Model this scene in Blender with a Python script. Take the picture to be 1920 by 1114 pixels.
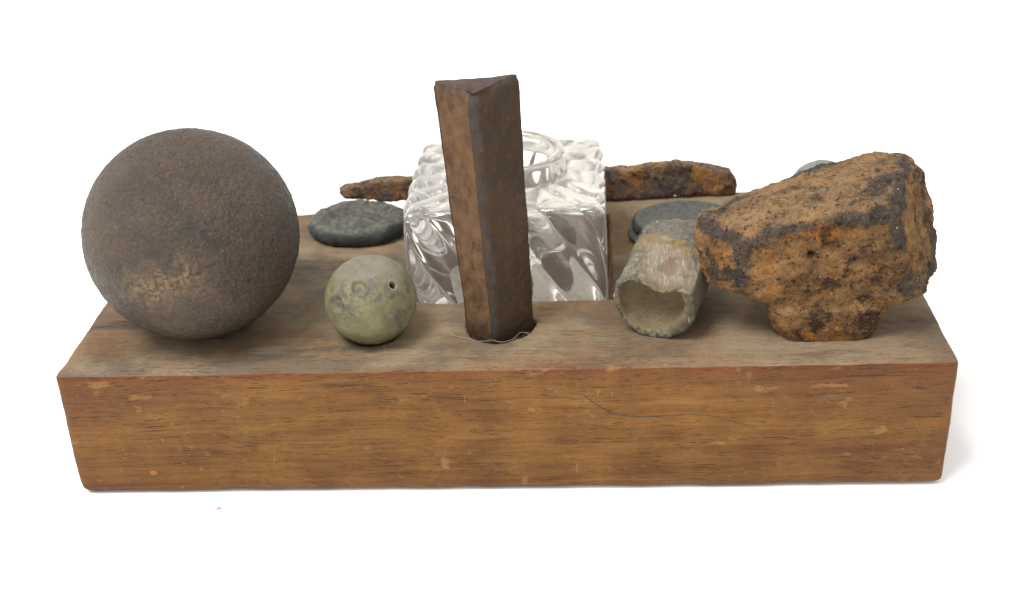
import bpy, bmesh, math, random
import numpy as np
from mathutils import Vector, Matrix

for o in list(bpy.data.objects): bpy.data.objects.remove(o)
SC = bpy.context.scene
COL = SC.collection
random.seed(4)

# ------------------------------------------------------------------ camera
FPX = 2371.35                       # focal length in pixels of the 1920 px wide photograph
YAW, PITCH, ROLL = -0.0742285, 0.4824108, -0.0547216
CAM = np.array([0.0212201, -0.2279323, 0.1682343])
_f = np.array([math.sin(YAW)*math.cos(PITCH), math.cos(YAW)*math.cos(PITCH), -math.sin(PITCH)])
_r0 = np.array([math.cos(YAW), -math.sin(YAW), 0.0]); _u0 = np.cross(_r0, _f)
_r = _r0*math.cos(ROLL) + _u0*math.sin(ROLL); _u = -_r0*math.sin(ROLL) + _u0*math.cos(ROLL)
cd = bpy.data.cameras.new('camera'); cam = bpy.data.objects.new('camera', cd); COL.objects.link(cam)
m = Matrix.Identity(4)
for i in range(3):
    m[i][0], m[i][1], m[i][2], m[i][3] = _r[i], _u[i], -_f[i], CAM[i]
cam.matrix_world = m
cd.sensor_width = 36.0; cd.lens = FPX/1920*36.0
cd.clip_start = 0.01; cd.clip_end = 50
cd.dof.use_dof = True; cd.dof.focus_distance = 0.268; cd.dof.aperture_fstop = 26
SC.camera = cam

# ------------------------------------------------------------------ light
W = bpy.data.worlds.new('World'); SC.world = W; W.use_nodes = True
bg = W.node_tree.nodes['Background']; bg.inputs[0].default_value = (1.0, 0.99, 0.975, 1); bg.inputs[1].default_value = 1.22
def lamp(name, loc, target, size, power, color):
    d = bpy.data.lights.new(name, 'AREA'); d.shape = 'DISK'; d.size = size; d.energy = power; d.color = color
    o = bpy.data.objects.new(name, d); COL.objects.link(o); o.location = loc
    o.rotation_euler = (Vector(target) - Vector(loc)).to_track_quat('-Z', 'Y').to_euler()
    return o
lamp('softbox_lamp', (-0.40, -0.30, 1.04), (0, 0.04, 0.03), 0.50, 15.5, (1.0, 0.985, 0.96))
vs = SC.view_settings; vs.view_transform = 'Standard'; vs.look = 'None'; vs.exposure = 0.0; vs.gamma = 1.0
vs.use_curve_mapping = False
SC.render.engine = 'CYCLES'
cy = SC.cycles
cy.max_bounces = 20; cy.transmission_bounces = 16; cy.glossy_bounces = 8; cy.diffuse_bounces = 5
cy.use_denoising = True; cy.caustics_refractive = True; cy.caustics_reflective = True
cy.blur_glossy = 0.3

MM = 0.001
# ------------------------------------------------------------------ pixel helpers (a pixel is a direction; depth comes from the block)
def ray(x, y):
    return _f + _r*(x-960)/FPX - _u*(y-557)/FPX
def on_y(x, y, Y):                  # result in mm, Y in mm
    d = ray(x, y); return (CAM + d*((Y*MM-CAM[1])/d[1]))*1000
def on_z(x, y, z):
    d = ray(x, y); return (CAM + d*((z*MM-CAM[2])/d[2]))*1000
def on_sphere(x, y, c, R):          # mm
    d = ray(x, y); d = d/np.linalg.norm(d); o = CAM*1000 - np.array(c)
    b = o@d; q = max(b*b - (o@o - R*R), 0)
    return CAM*1000 + d*(-b-math.sqrt(q))

# ------------------------------------------------------------------ noise
def _hash(ix, iy, iz, s):
    h = (ix.astype(np.int64)*374761393 + iy.astype(np.int64)*668265263 + iz.astype(np.int64)*2147483647 + s*974711) & 0xffffffff
    h = ((h ^ (h >> 13))*1274126177) & 0xffffffff
    h = ((h ^ (h >> 16))*2246822519) & 0xffffffff
    return (h ^ (h >> 15)) & 0xffffffff
def vnoise(P, s=0):
    i = np.floor(P); f = P - i; w = f*f*f*(f*(f*6-15)+10); i = i.astype(np.int64); out = 0
    for dx in (0, 1):
        for dy in (0, 1):
            for dz in (0, 1):
                h = _hash(i[:, 0]+dx, i[:, 1]+dy, i[:, 2]+dz, s)
                gx = ((h & 1023)/511.5)-1; gy = (((h >> 10) & 1023)/511.5)-1; gz = (((h >> 20) & 1023)/511.5)-1
                d = gx*(f[:, 0]-dx) + gy*(f[:, 1]-dy) + gz*(f[:, 2]-dz)
                out = out + d*(w[:, 0] if dx else 1-w[:, 0])*(w[:, 1] if dy else 1-w[:, 1])*(w[:, 2] if dz else 1-w[:, 2])
    return out
def fbm(P, freq, octv=4, s=0, gain=0.5):
    a, o, t = 1.0, 0.0, freq
    for k in range(octv):
        o = o + a*vnoise(P*t + 17.3*k, s+k); a *= gain; t *= 2.03
    return o
def sstep(a, b, x):
    t = np.clip((x-a)/(b-a), 0, 1); return t*t*(3-2*t)

# ------------------------------------------------------------------ mesh helpers (all inputs in mm)
def mesh_obj(name, V, F, mat, parent=None, origin=(0, 0, 0), attrs=None, smooth=True):
    me = bpy.data.meshes.new(name)
    V = (np.asarray(V, float) - np.asarray(origin, float))*MM
    me.from_pydata(V.tolist(), [], [list(map(int, f)) for f in F])
    me.validate()
    if smooth: me.polygons.foreach_set('use_smooth', [True]*len(me.polygons))
    for k, a in (attrs or {}).items():
        at = me.attributes.new(k, 'FLOAT', 'POINT'); at.data.foreach_set('value', np.asarray(a, np.float32))
    if mat: me.materials.append(mat)
    me.update()
    o = bpy.data.objects.new(name, me); COL.objects.link(o)
    if parent: o.parent = parent
    else: o.location = np.asarray(origin, float)*MM
    return o
def tag(o, label, cat, group=None, kind=None):
    if label: o['label'] = label
    if cat: o['category'] = cat
    if group: o['group'] = group
    if kind: o['kind'] = kind
    return o
def grid_faces(nv, nu, closed=True, off=0):
    F = []
    for j in range(nv-1):
        for i in range(nu if closed else nu-1):
            a = off+j*nu+i; b = off+j*nu+(i+1) % nu
            F.append((a, b, b+nu, a+nu))
    return F
def ico(sub):
    bm = bmesh.new(); bmesh.ops.create_icosphere(bm, subdivisions=sub, radius=1.0)
    V = np.array([v.co[:] for v in bm.verts]); F = [[v.index for v in f.verts] for f in bm.faces]; bm.free()
    return V/np.linalg.norm(V, axis=1)[:, None], F
def normals_of(V, F):
    me = bpy.data.meshes.new('tmp'); me.from_pydata(V.tolist(), [], [list(map(int, f)) for f in F]); me.update()
    n = np.empty(len(V)*3, np.float32); me.vertex_normals.foreach_get('vector', n); bpy.data.meshes.remove(me)
    return n.reshape(-1, 3).astype(float)
def hull(pts):
    bm = bmesh.new()
    for p in pts: bm.verts.new(p)
    r = bmesh.ops.convex_hull(bm, input=bm.verts)
    bmesh.ops.delete(bm, geom=[v for v in bm.verts if not v.link_faces], context='VERTS')
    bm.verts.index_update()
    V = np.array([v.co[:] for v in bm.verts]); F = [[v.index for v in f.verts] for f in bm.faces]; bm.free()
    return V, F
def voxel(parts, size, smooth_it=2, cutters=()):
    """union of closed shells (V, F in mm), minus cutters, voxel-remeshed; returns V, F in mm"""
    Vs, Fs, n = [], [], 0
    for V, F in parts:
        Vs.append(np.asarray(V, float)); Fs += [[i+n for i in f] for f in F]; n += len(V)
    me = bpy.data.meshes.new('tmp'); me.from_pydata(np.concatenate(Vs).tolist(), [], Fs); me.update()
    o = bpy.data.objects.new('tmp', me); COL.objects.link(o); tmp = [o]
    for V, F in cutters:
        cm = bpy.data.meshes.new('tmp'); cm.from_pydata(np.asarray(V).tolist(), [], [list(f) for f in F]); cm.update()
        bm = bmesh.new(); bm.from_mesh(cm); bmesh.ops.recalc_face_normals(bm, faces=bm.faces); bm.to_mesh(cm); bm.free()
        c = bpy.data.objects.new('tmp', cm); COL.objects.link(c); tmp.append(c)
        b = o.modifiers.new('b', 'BOOLEAN'); b.operation = 'DIFFERENCE'; b.solver = 'EXACT'; b.object = c
    r = o.modifiers.new('r', 'REMESH'); r.mode = 'VOXEL'; r.voxel_size = size; r.adaptivity = 0
    if smooth_it:
        s = o.modifiers.new('s', 'SMOOTH'); s.factor = 0.5; s.iterations = smooth_it
    bpy.context.view_layer.update()
    ev = o.evaluated_get(bpy.context.evaluated_depsgraph_get()); em = ev.to_mesh()
    V = np.empty(len(em.vertices)*3); em.vertices.foreach_get('co', V); V = V.reshape(-1, 3)
    F = [list(p.vertices) for p in em.polygons]
    ev.to_mesh_clear()
    for t in tmp:
        d = t.data; bpy.data.objects.remove(t); bpy.data.meshes.remove(d)
    return V, F
def box(x0, x1, y0, y1, z0, z1):
    V = [(x, y, z) for z in (z0, z1) for y in (y0, y1) for x in (x0, x1)]
    F = [(0, 2, 3, 1), (4, 5, 7, 6), (0, 1, 5, 4), (2, 6, 7, 3), (0, 4, 6, 2), (1, 3, 7, 5)]
    return np.array(V, float), [list(f) for f in F]
def tube(name, pts, rad, mat, sides=6, **kw):
    P = np.array(pts, float); V = []; n = len(P)
    for k in range(n):
        t = P[min(k+1, n-1)]-P[max(k-1, 0)]; t /= np.linalg.norm(t)
        a = np.cross(t, [0.3, 0.2, 1.0]); a /= np.linalg.norm(a); b = np.cross(t, a)
        rr = rad*(0.35 if k in (0, n-1) else 1)
        for i in range(sides):
            w = 2*math.pi*i/sides; V.append(P[k] + rr*(a*math.cos(w)+b*math.sin(w)))
    F = grid_faces(n, sides) + [list(range(sides))[::-1], list(range((n-1)*sides, n*sides))]
    return mesh_obj(name, V, F, mat, **kw)
def catmull(pts, per=10):
    P = np.array(pts, float); P = np.concatenate([[2*P[0]-P[1]], P, [2*P[-1]-P[-2]]]); out = []
    for k in range(1, len(P)-2):
        for j in range(per):
            t = j/per
            out.append(0.5*((2*P[k]) + (-P[k-1]+P[k+1])*t + (2*P[k-1]-5*P[k]+4*P[k+1]-P[k+2])*t*t + (-P[k-1]+3*P[k]-3*P[k+1]+P[k+2])*t**3))
    out.append(P[-2]); return np.array(out)

# ------------------------------------------------------------------ node helpers
class NT:
    def __init__(s, name):
        s.m = bpy.data.materials.new(name); s.m.use_nodes = True; s.t = s.m.node_tree; s.n = s.t.nodes
        s.b = s.n['Principled BSDF']
        tc = s.n.new('ShaderNodeTexCoord'); sc = s.n.new('ShaderNodeVectorMath'); sc.operation = 'SCALE'; sc.inputs[3].default_value = 1000
        s.t.links.new(tc.outputs['Object'], sc.inputs[0]); s.P = sc.outputs[0]
    def link(s, a, b): s.t.links.new(a, b)
    def put(s, sock, v):
        if hasattr(v, 'is_output'): s.link(v, sock)
        elif isinstance(v, (tuple, list)): sock.default_value = tuple(v) + ((1,) if len(sock.default_value) == 4 and len(v) == 3 else ())
        else: sock.default_value = v
    def noise(s, scale=1.0, detail=4, rough=0.55, stretch=None, dist=0.0, off=0.0, vec=None):
        n = s.n.new('ShaderNodeTexNoise'); n.inputs['Scale'].default_value = scale; n.inputs['Detail'].default_value = detail
        n.inputs['Roughness'].default_value = rough; n.inputs['Distortion'].default_value = dist
        mp = s.n.new('ShaderNodeMapping'); mp.inputs['Location'].default_value = (off*3.7, off*1.9, off*5.3)
        if stretch: mp.inputs['Scale'].default_value = stretch
        s.link(vec or s.P, mp.inputs['Vector']); s.link(mp.outputs[0], n.inputs['Vector'])
        return n.outputs['Fac']
    def voro(s, scale, feature='F1', off=0.0, rand=1.0):
        n = s.n.new('ShaderNodeTexVoronoi'); n.feature = feature; n.inputs['Scale'].default_value = scale; n.inputs['Randomness'].default_value = rand
        mp = s.n.new('ShaderNodeMapping'); mp.inputs['Location'].default_value = (off, off*2, off*3)
        s.link(s.P, mp.inputs['Vector']); s.link(mp.outputs[0], n.inputs['Vector']); return n.outputs['Distance']
    def step(s, v, a, b, lo=0.0, hi=1.0):
        n = s.n.new('ShaderNodeMapRange'); n.interpolation_type = 'SMOOTHSTEP'
        s.put(n.inputs[0], v); n.inputs[1].default_value = a; n.inputs[2].default_value = b; n.inputs[3].default_value = lo; n.inputs[4].default_value = hi
        return n.outputs[0]
    def math(s, op, a, b=0.0, clamp=False):
        n = s.n.new('ShaderNodeMath'); n.operation = op; n.use_clamp = clamp; s.put(n.inputs[0], a); s.put(n.inputs[1], b); return n.outputs[0]
    def mul(s, a, b): return s.math('MULTIPLY', a, b)
    def add(s, a, b): return s.math('ADD', a, b)
    def mix(s, f, a, b, mode='MIX'):
        n = s.n.new('ShaderNodeMix'); n.data_type = 'RGBA'; n.blend_type = mode
        s.put(n.inputs[0], f); s.put(n.inputs[6], a); s.put(n.inputs[7], b); return n.outputs[2]
    def ramp(s, v, stops):
        n = s.n.new('ShaderNodeValToRGB'); e = n.color_ramp.elements
        while len(e) < len(stops): e.new(0.5)
        for k, (p, c) in enumerate(stops): e[k].position = p; e[k].color = tuple(c)+(1,)
        s.put(n.inputs[0], v); return n.outputs[0]
    def attr(s, name):
        n = s.n.new('ShaderNodeAttribute'); n.attribute_name = name; return n.outputs['Fac']
    def sep(s, v=None):
        n = s.n.new('ShaderNodeSeparateXYZ'); s.link(v or s.P, n.inputs[0]); return n.outputs
    def normal(s):
        n = s.n.new('ShaderNodeNewGeometry'); return s.sep(n.outputs['Normal'])
    def bump(s, h, dist_mm, strength=1.0, prev=None):
        n = s.n.new('ShaderNodeBump'); n.inputs['Strength'].default_value = strength; n.inputs['Distance'].default_value = dist_mm*MM
        s.link(h, n.inputs['Height'])
        if prev: s.link(prev, n.inputs['Normal'])
        return n.outputs[0]
    def done(s, col, rough=0.7, normal=None, spec=0.4, metal=0.0):
        s.put(s.b.inputs['Base Color'], col); s.put(s.b.inputs['Roughness'], rough)
        s.b.inputs['Specular IOR Level'].default_value = spec; s.b.inputs['Metallic'].default_value = metal
        if normal: s.link(normal, s.b.inputs['Normal'])
        return s.m

# ------------------------------------------------------------------ materials
def mat_paper():
    t = NT('white_paper')
    n = t.noise(0.02, 4, 0.5); f = t.noise(1.2, 3, 0.6)
    return t.done(t.ramp(n, [(0.3, (0.90, 0.895, 0.88)), (0.7, (0.92, 0.915, 0.90))]), 0.75, t.bump(f, 0.02, 0.5), 0.2)

def mat_wood():
    t = NT('stained_wood')
    x, y, z = t.sep()
    # the grain climbs slightly to the right and wanders
    wob = t.noise(0.012, 3, 0.5, off=3)
    vm = t.n.new('ShaderNodeCombineXYZ'); t.link(x, vm.inputs[0])
    t.link(t.add(y, t.mul(wob, 9.0)), vm.inputs[1])
    t.link(t.add(t.add(z, t.mul(x, -0.022)), t.mul(wob, 9.0)), vm.inputs[2])
    G = vm.outputs[0]
    broad = t.noise(1.0, 4, 0.6, (0.012, 0.10, 0.10), off=1, vec=G)
    fine = t.noise(1.0, 6, 0.65, (0.03, 0.75, 0.75), off=2, vec=G)
    mott = t.noise(0.09, 5, 0.6, off=5)
    g = t.add(t.mul(broad, 0.42), t.add(t.mul(fine, 0.28), t.mul(mott, 0.30)))
    col = t.ramp(g, [(0.32, (0.060, 0.023, 0.008)), (0.44, (0.115, 0.048, 0.012)), (0.54, (0.172, 0.077, 0.019)), (0.68, (0.236, 0.122, 0.033))])
    # the stain is deeper and redder towards the ends and the upper arris
    n1 = t.noise(0.035, 5, 0.65, (0.8, 1, 1), off=51)
    ends = t.add(t.step(t.math('ABSOLUTE', x), 40.0, 92.0, 0.0, 0.45), t.add(t.step(z, 14.0, 31.0, 0.0, 0.45), t.mul(t.add(n1, -0.5), 1.5)))
    col = t.mix(t.mul(t.step(ends, 0.15, 0.85), 0.72), col, t.mix(fine, (0.052, 0.018, 0.008), (0.141, 0.054, 0.022)))
    lines = t.noise(1.0, 3, 0.6, (0.006, 1.5, 1.5), off=61, vec=G)
    col = t.mix(t.mul(t.step(lines, 0.54, 0.66), 0.28), col, (0.042, 0.016, 0.007))
    # worn away stain: yellow flecks and rubbed places
    fl = t.step(t.noise(0.16, 6, 0.72, (1.0, 1.6, 1.6), off=9), 0.60, 0.70)
    col = t.mix(t.mul(fl, 0.50), col, (0.244, 0.135, 0.040))
    fl2 = t.step(t.noise(0.55, 4, 0.65, (0.5, 1.0, 1.0), off=19), 0.66, 0.76)
    col = t.mix(t.mul(fl2, 0.6), col, (0.274, 0.173, 0.061))
    scr = t.mul(t.step(t.noise(1.0, 2, 0.5, (0.9, 0.9, 0.16), off=71), 0.70, 0.75), t.step(t.noise(0.05, 2, 0.5, off=72), 0.48, 0.6))
    col = t.mix(t.mul(scr, 0.6), col, (0.320, 0.194, 0.067))
    # dark greasy stains
    st = t.step(t.noise(0.07, 5, 0.65, (0.6, 1, 1), off=12), 0.56, 0.74)
    col = t.mix(t.mul(st, 0.45), col, (0.031, 0.016, 0.010))
    # rubbed arris of the front
    ed = t.attr('arris')
    edn = t.noise(0.25, 4, 0.6, (0.4, 1, 1), off=14)
    col = t.mix(t.mul(ed, t.step(edn, 0.35, 0.6)), col, (0.114, 0.029, 0.012))
    col = t.mix(t.mul(ed, t.step(edn, 0.60, 0.70)), col, (0.251, 0.140, 0.053))
    rf = t.add(t.mul(t.noise(0.9, 5, 0.75, (0.35, 1, 1), off=81), 1.0), t.mul(t.noise(0.35, 4, 0.7, off=82), 1.0))
    col = t.mix(t.mul(t.step(t.add(t.attr('rub'), t.mul(t.add(rf, -1.0), 2.6)), 0.40, 0.85), 0.30), col, (0.371, 0.204, 0.070))
    col = t.mix(t.mul(t.step(t.add(t.attr('smear'), t.mul(t.add(rf, -1.0), 2.2)), 0.40, 0.9), 0.45), col, (0.108, 0.081, 0.058))
    # grey dust lying on the upward faces
    up = t.step(t.normal()[2], 0.55, 0.95)
    dn = t.noise(0.045, 5, 0.62, (0.7, 1, 1), off=21)
    d2 = t.noise(1.6, 3, 0.7, off=22)
    gn = t.noise(1.0, 5, 0.6, (0.02, 0.5, 0.5), off=25, vec=G)
    dust = t.mul(up, t.math('MINIMUM', t.add(t.add(t.step(dn, 0.30, 0.58, 0.35, 0.85), t.mul(t.add(d2, -0.5), 0.5)), t.mul(t.add(gn, -0.5), 0.9)), 0.9))
    dust = t.math('MAXIMUM', dust, 0.0)
    dcol = t.mix(t.step(t.noise(0.05, 4, 0.6, off=27), 0.42, 0.62), (0.225, 0.172, 0.110), (0.125, 0.106, 0.078))
    col = t.mix(dust, col, dcol)
    sd = t.mul(up, t.step(t.noise(0.06, 5, 0.65, (0.35, 1.6, 1), off=31), 0.56, 0.70))
    col = t.mix(t.mul(sd, 0.6), col, (0.033, 0.028, 0.029))
    # pores: short dark dashes along the grain
    pr = t.noise(1.0, 3, 0.55, (0.085, 3.4, 3.4), off=7, vec=G)
    pm = t.step(t.noise(0.05, 3, 0.5, (0.5, 1.5, 1.5), off=8), 0.42, 0.62)
    pore = t.mul(t.step(pr, 0.645, 0.685), pm)
    pr2 = t.noise(1.0, 2, 0.5, (0.28, 5.0, 5.0), off=17, vec=G)
    pore2 = t.mul(t.step(pr2, 0.64, 0.70), 0.35)
    pall = t.math('MAXIMUM', pore, pore2)
    col = t.mix(t.mul(pall, 0.72), col, (0.022, 0.010, 0.007))
    # grey smears and tiny light specks of dirt
    sp = t.step(t.noise(1.1, 2, 0.5, off=41), 0.755, 0.79)
    col = t.mix(t.mul(sp, t.add(0.35, t.mul(up, 0.35))), col, (0.311, 0.281, 0.249))
    col = t.mix(t.mul(t.attr('socket'), 0.9), col, (0.022, 0.015, 0.011))  # shade inside the bar's hole painted into the wood colour
    h = t.add(t.mul(fine, 0.35), t.add(t.mul(pall, -0.8), t.mul(t.noise(1.4, 4, 0.7, off=44), 0.35)))
    return t.done(col, t.add(0.5, t.mul(dust, 0.5)), t.bump(h, 0.35, 1.0), 0.16)

def mat_hole():
    t = NT('socket_shade')
    return t.done(t.ramp(t.noise(0.8, 4, 0.6), [(0.35, (0.015, 0.010, 0.008)), (0.65, (0.06, 0.035, 0.02))]), 0.95, t.bump(t.noise(1.5), 0.4), 0.1)

def mat_ball():
    t = NT('cast_iron')
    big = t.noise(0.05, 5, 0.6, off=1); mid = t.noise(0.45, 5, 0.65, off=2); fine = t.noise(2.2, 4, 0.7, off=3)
    col = t.ramp(big, [(0.30, (0.033, 0.022, 0.015)), (0.5, (0.051, 0.034, 0.022)), (0.70, (0.072, 0.052, 0.034))])
    col = t.mix(t.mul(t.step(mid, 0.50, 0.66), 0.55), col, (0.076, 0.040, 0.019))
    col = t.mix(t.mul(t.step(mid, 0.50, 0.34), 0.5), col, (0.022, 0.019, 0.016))
    gr = t.noise(1.5, 3, 0.65, off=33)  # rust mottling; its light and dark specks also stand in for weak bump shading
    col = t.mix(t.mul(t.step(gr, 0.52, 0.66), 0.55), col, (0.112, 0.070, 0.038))
    col = t.mix(t.mul(t.step(gr, 0.46, 0.34), 0.60), col, (0.018, 0.014, 0.009))
    col = t.mix(t.mul(t.step(fine, 0.56, 0.72), 0.45), col, (0.115, 0.071, 0.037))
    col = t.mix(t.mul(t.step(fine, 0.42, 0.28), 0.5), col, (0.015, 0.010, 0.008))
    sc = t.attr('scar')
    col = t.mix(t.mul(sc, t.step(t.noise(0.9, 4, 0.7, off=8), 0.40, 0.58)), col, (0.202, 0.129, 0.065))
    col = t.mix(t.attr('red'), col, (0.115, 0.032, 0.013))
    dk = t.attr('dark')
    col = t.mix(t.mul(dk, 0.6), col, (0.018, 0.016, 0.015))
    spk = t.step(t.noise(1.3, 2, 0.5, off=11), 0.76, 0.80)
    col = t.mix(t.mul(spk, 0.7), col, (0.303, 0.249, 0.169))
    pit = t.noise(1.05, 4, 0.6, off=5)
    amp = t.step(t.noise(0.07, 3, 0.5, off=6), 0.36, 0.60, 0.45, 1.0)
    b = t.bump(t.mul(pit, amp), 1.1, 1.0); b = t.bump(fine, 0.25, 1.0, b)
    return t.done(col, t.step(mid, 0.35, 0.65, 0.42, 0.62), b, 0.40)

def mat_lead_ball(off=0.0):
    t = NT('lead_patina')
    big = t.noise(0.16, 5, 0.62, off=1+off); mid = t.noise(0.55, 6, 0.68, off=2+off); fine = t.noise(2.6, 4, 0.7, off=3+off)
    col = t.ramp(big, [(0.30, (0.105, 0.090, 0.045)), (0.5, (0.148, 0.129, 0.069)), (0.70, (0.187, 0.168, 0.100))])
    col = t.mix(t.mul(t.step(mid, 0.53, 0.66), 0.5), col, (0.211, 0.176, 0.078))
    gp = t.mul(t.step(t.noise(0.30, 6, 0.72, off=6+off), 0.49, 0.58), t.step(t.noise(0.10, 3, 0.5, off=7+off), 0.40, 0.56))
    col = t.mix(t.mul(gp, 0.72), col, (0.062, 0.064, 0.058))
    up = t.step(t.normal()[2], 0.45, 1.0)
    col = t.mix(t.mul(up, t.step(mid, 0.36, 0.60, 0.35, 0.9)), col, (0.176, 0.156, 0.129))
    col = t.mix(t.mul(t.step(fine, 0.60, 0.72), 0.4), col, (0.047, 0.047, 0.039))
    bl = t.step(t.noise(0.75, 3, 0.6, off=14+off), 0.665, 0.71)
    col = t.mix(t.mul(bl, 0.75), col, (0.035, 0.035, 0.033))
    col = t.mix(t.mul(t.attr('ring'), t.step(mid, 0.40, 0.60, 0.0, 0.7)), col, (0.047, 0.047, 0.041))
    col = t.mix(t.attr('hole'), col, (0.009, 0.009, 0.009))
    col = t.mix(t.attr('lip'), col, (0.281, 0.296, 0.281))
    h = t.add(t.mul(mid, 0.6), t.mul(fine, 0.25))
    return t.done(col, 0.60, t.bump(h, 0.5, 0.9), 0.2)

def mat_shard():
    t = NT('rusted_bar_iron')
    big = t.noise(0.10, 5, 0.65, (1, 1, 0.6), off=1); mid = t.noise(0.5, 6, 0.7, (1, 1, 0.6), off=2); fine = t.noise(2.4, 4, 0.7, off=3)
    col = t.ramp(big, [(0.28, (0.024, 0.015, 0.010)), (0.48, (0.050, 0.027, 0.015)), (0.62, (0.079, 0.043, 0.022)), (0.78, (0.108, 0.063, 0.034))])
    col = t.mix(t.mul(t.step(mid, 0.52, 0.66), 0.6), col, (0.140, 0.071, 0.024))
    col = t.mix(t.mul(t.step(mid, 0.44, 0.30), 0.45), col, (0.019, 0.014, 0.013))
    lf = t.attr('left_side')  # left face painted lighter and the rest darker, as lit from the left
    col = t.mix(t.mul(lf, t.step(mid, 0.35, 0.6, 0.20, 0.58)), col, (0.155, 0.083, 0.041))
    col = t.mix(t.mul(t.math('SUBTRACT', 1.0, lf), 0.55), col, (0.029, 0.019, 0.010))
    col = t.mix(t.mul(t.attr('ridge'), t.step(t.noise(0.3, 4, 0.6, off=29), 0.36, 0.6, 0.15, 0.85)), col, t.ramp(mid, [(0.35, (0.026, 0.024, 0.024)), (0.65, (0.061, 0.053, 0.050))]))
    col = t.mix(t.mul(t.step(fine, 0.60, 0.74), 0.35), col, (0.144, 0.094, 0.048))
    gs = t.step(t.noise(0.30, 4, 0.6, off=9), 0.62, 0.70)
    col = t.mix(t.mul(gs, 0.5), col, (0.019, 0.018, 0.019))
    col = t.mix(t.mul(t.attr('crown'), 0.75), col, t.ramp(mid, [(0.35, (0.043, 0.032, 0.028)), (0.65, (0.094, 0.069, 0.059))]))
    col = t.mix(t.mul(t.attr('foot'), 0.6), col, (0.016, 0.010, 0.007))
    h = t.add(t.mul(mid, 0.7), t.mul(fine, 0.3))
    return t.done(col, t.step(mid, 0.3, 0.7, 0.50, 0.72), t.bump(h, 0.5, 0.9), 0.22)

def mat_rust(name, off, ochre, dark, orange, ridge_amount=0.85, grey=(0.029, 0.0275, 0.0265)):
    t = NT(name)
    big = t.noise(0.11, 5, 0.65, off=1+off); mid = t.noise(0.38, 6, 0.70, off=2+off); fine = t.noise(1.7, 5, 0.75, off=3+off)
    g = t.add(t.mul(big, 0.7), t.mul(mid, 0.3))
    col = t.ramp(g, [(0.37, dark), (0.48, tuple((a*0.45+b*0.55) for a, b in zip(dark, ochre))), (0.57, ochre), (0.72, tuple(min(1, c*1.35) for c in ochre))])
    orm = t.step(t.noise(0.13, 5, 0.68, off=6+off), 0.52, 0.64)
    col = t.mix(t.mul(orm, t.add(t.mul(t.attr('front'), 0.45), 0.22)), col, orange)
    dkm = t.step(t.noise(0.15, 5, 0.70, off=9+off), 0.52, 0.62)
    col = t.mix(t.mul(dkm, 0.80), col, (0.027, 0.019, 0.016))
    rn = t.noise(0.22, 5, 0.65, off=11+off)
    rn = t.add(t.mul(rn, 0.6), t.mul(t.noise(0.08, 4, 0.6, off=13+off), 0.4))
    rd = t.step(t.add(t.attr('ridge'), t.mul(t.add(rn, -0.5), 3.4)), 0.42, 0.95)
    tp = t.step(t.normal()[2], 0.3, 0.8)  # upward faces painted paler, as if lit from above
    col = t.mix(t.mul(tp, t.step(mid, 0.38, 0.6, 0.15, 0.6)), col, (0.290, 0.200, 0.115))
    col = t.mix(t.mul(rd, ridge_amount), col, t.ramp(mid, [(0.35, grey), (0.65, tuple(c*2.1 for c in grey))]))
    col = t.mix(t.mul(t.step(fine, 0.50, 0.32), 0.60), col, (0.030, 0.016, 0.009))
    col = t.mix(t.mul(t.step(fine, 0.55, 0.70), 0.60), col, tuple(min(1, c*1.75) for c in ochre))
    pit = t.step(t.noise(0.95, 3, 0.6, off=15+off), 0.40, 0.30)
    col = t.mix(t.mul(pit, 0.7), col, (0.014, 0.009, 0.006))
    col = t.mix(t.attr('void'), col, (0.014, 0.012, 0.012))
    sp = t.step(t.noise(0.8, 1, 0.4, off=21+off), 0.800, 0.825)
    col = t.mix(sp, col, (0.62, 0.55, 0.38))
    h = t.add(t.add(t.mul(mid, 0.8), t.mul(fine, 0.45)), t.mul(pit, -0.5))
    return t.done(col, t.step(mid, 0.3, 0.7, 0.78, 0.90), t.bump(h, 1.5, 1.0), 0.10)

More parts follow.
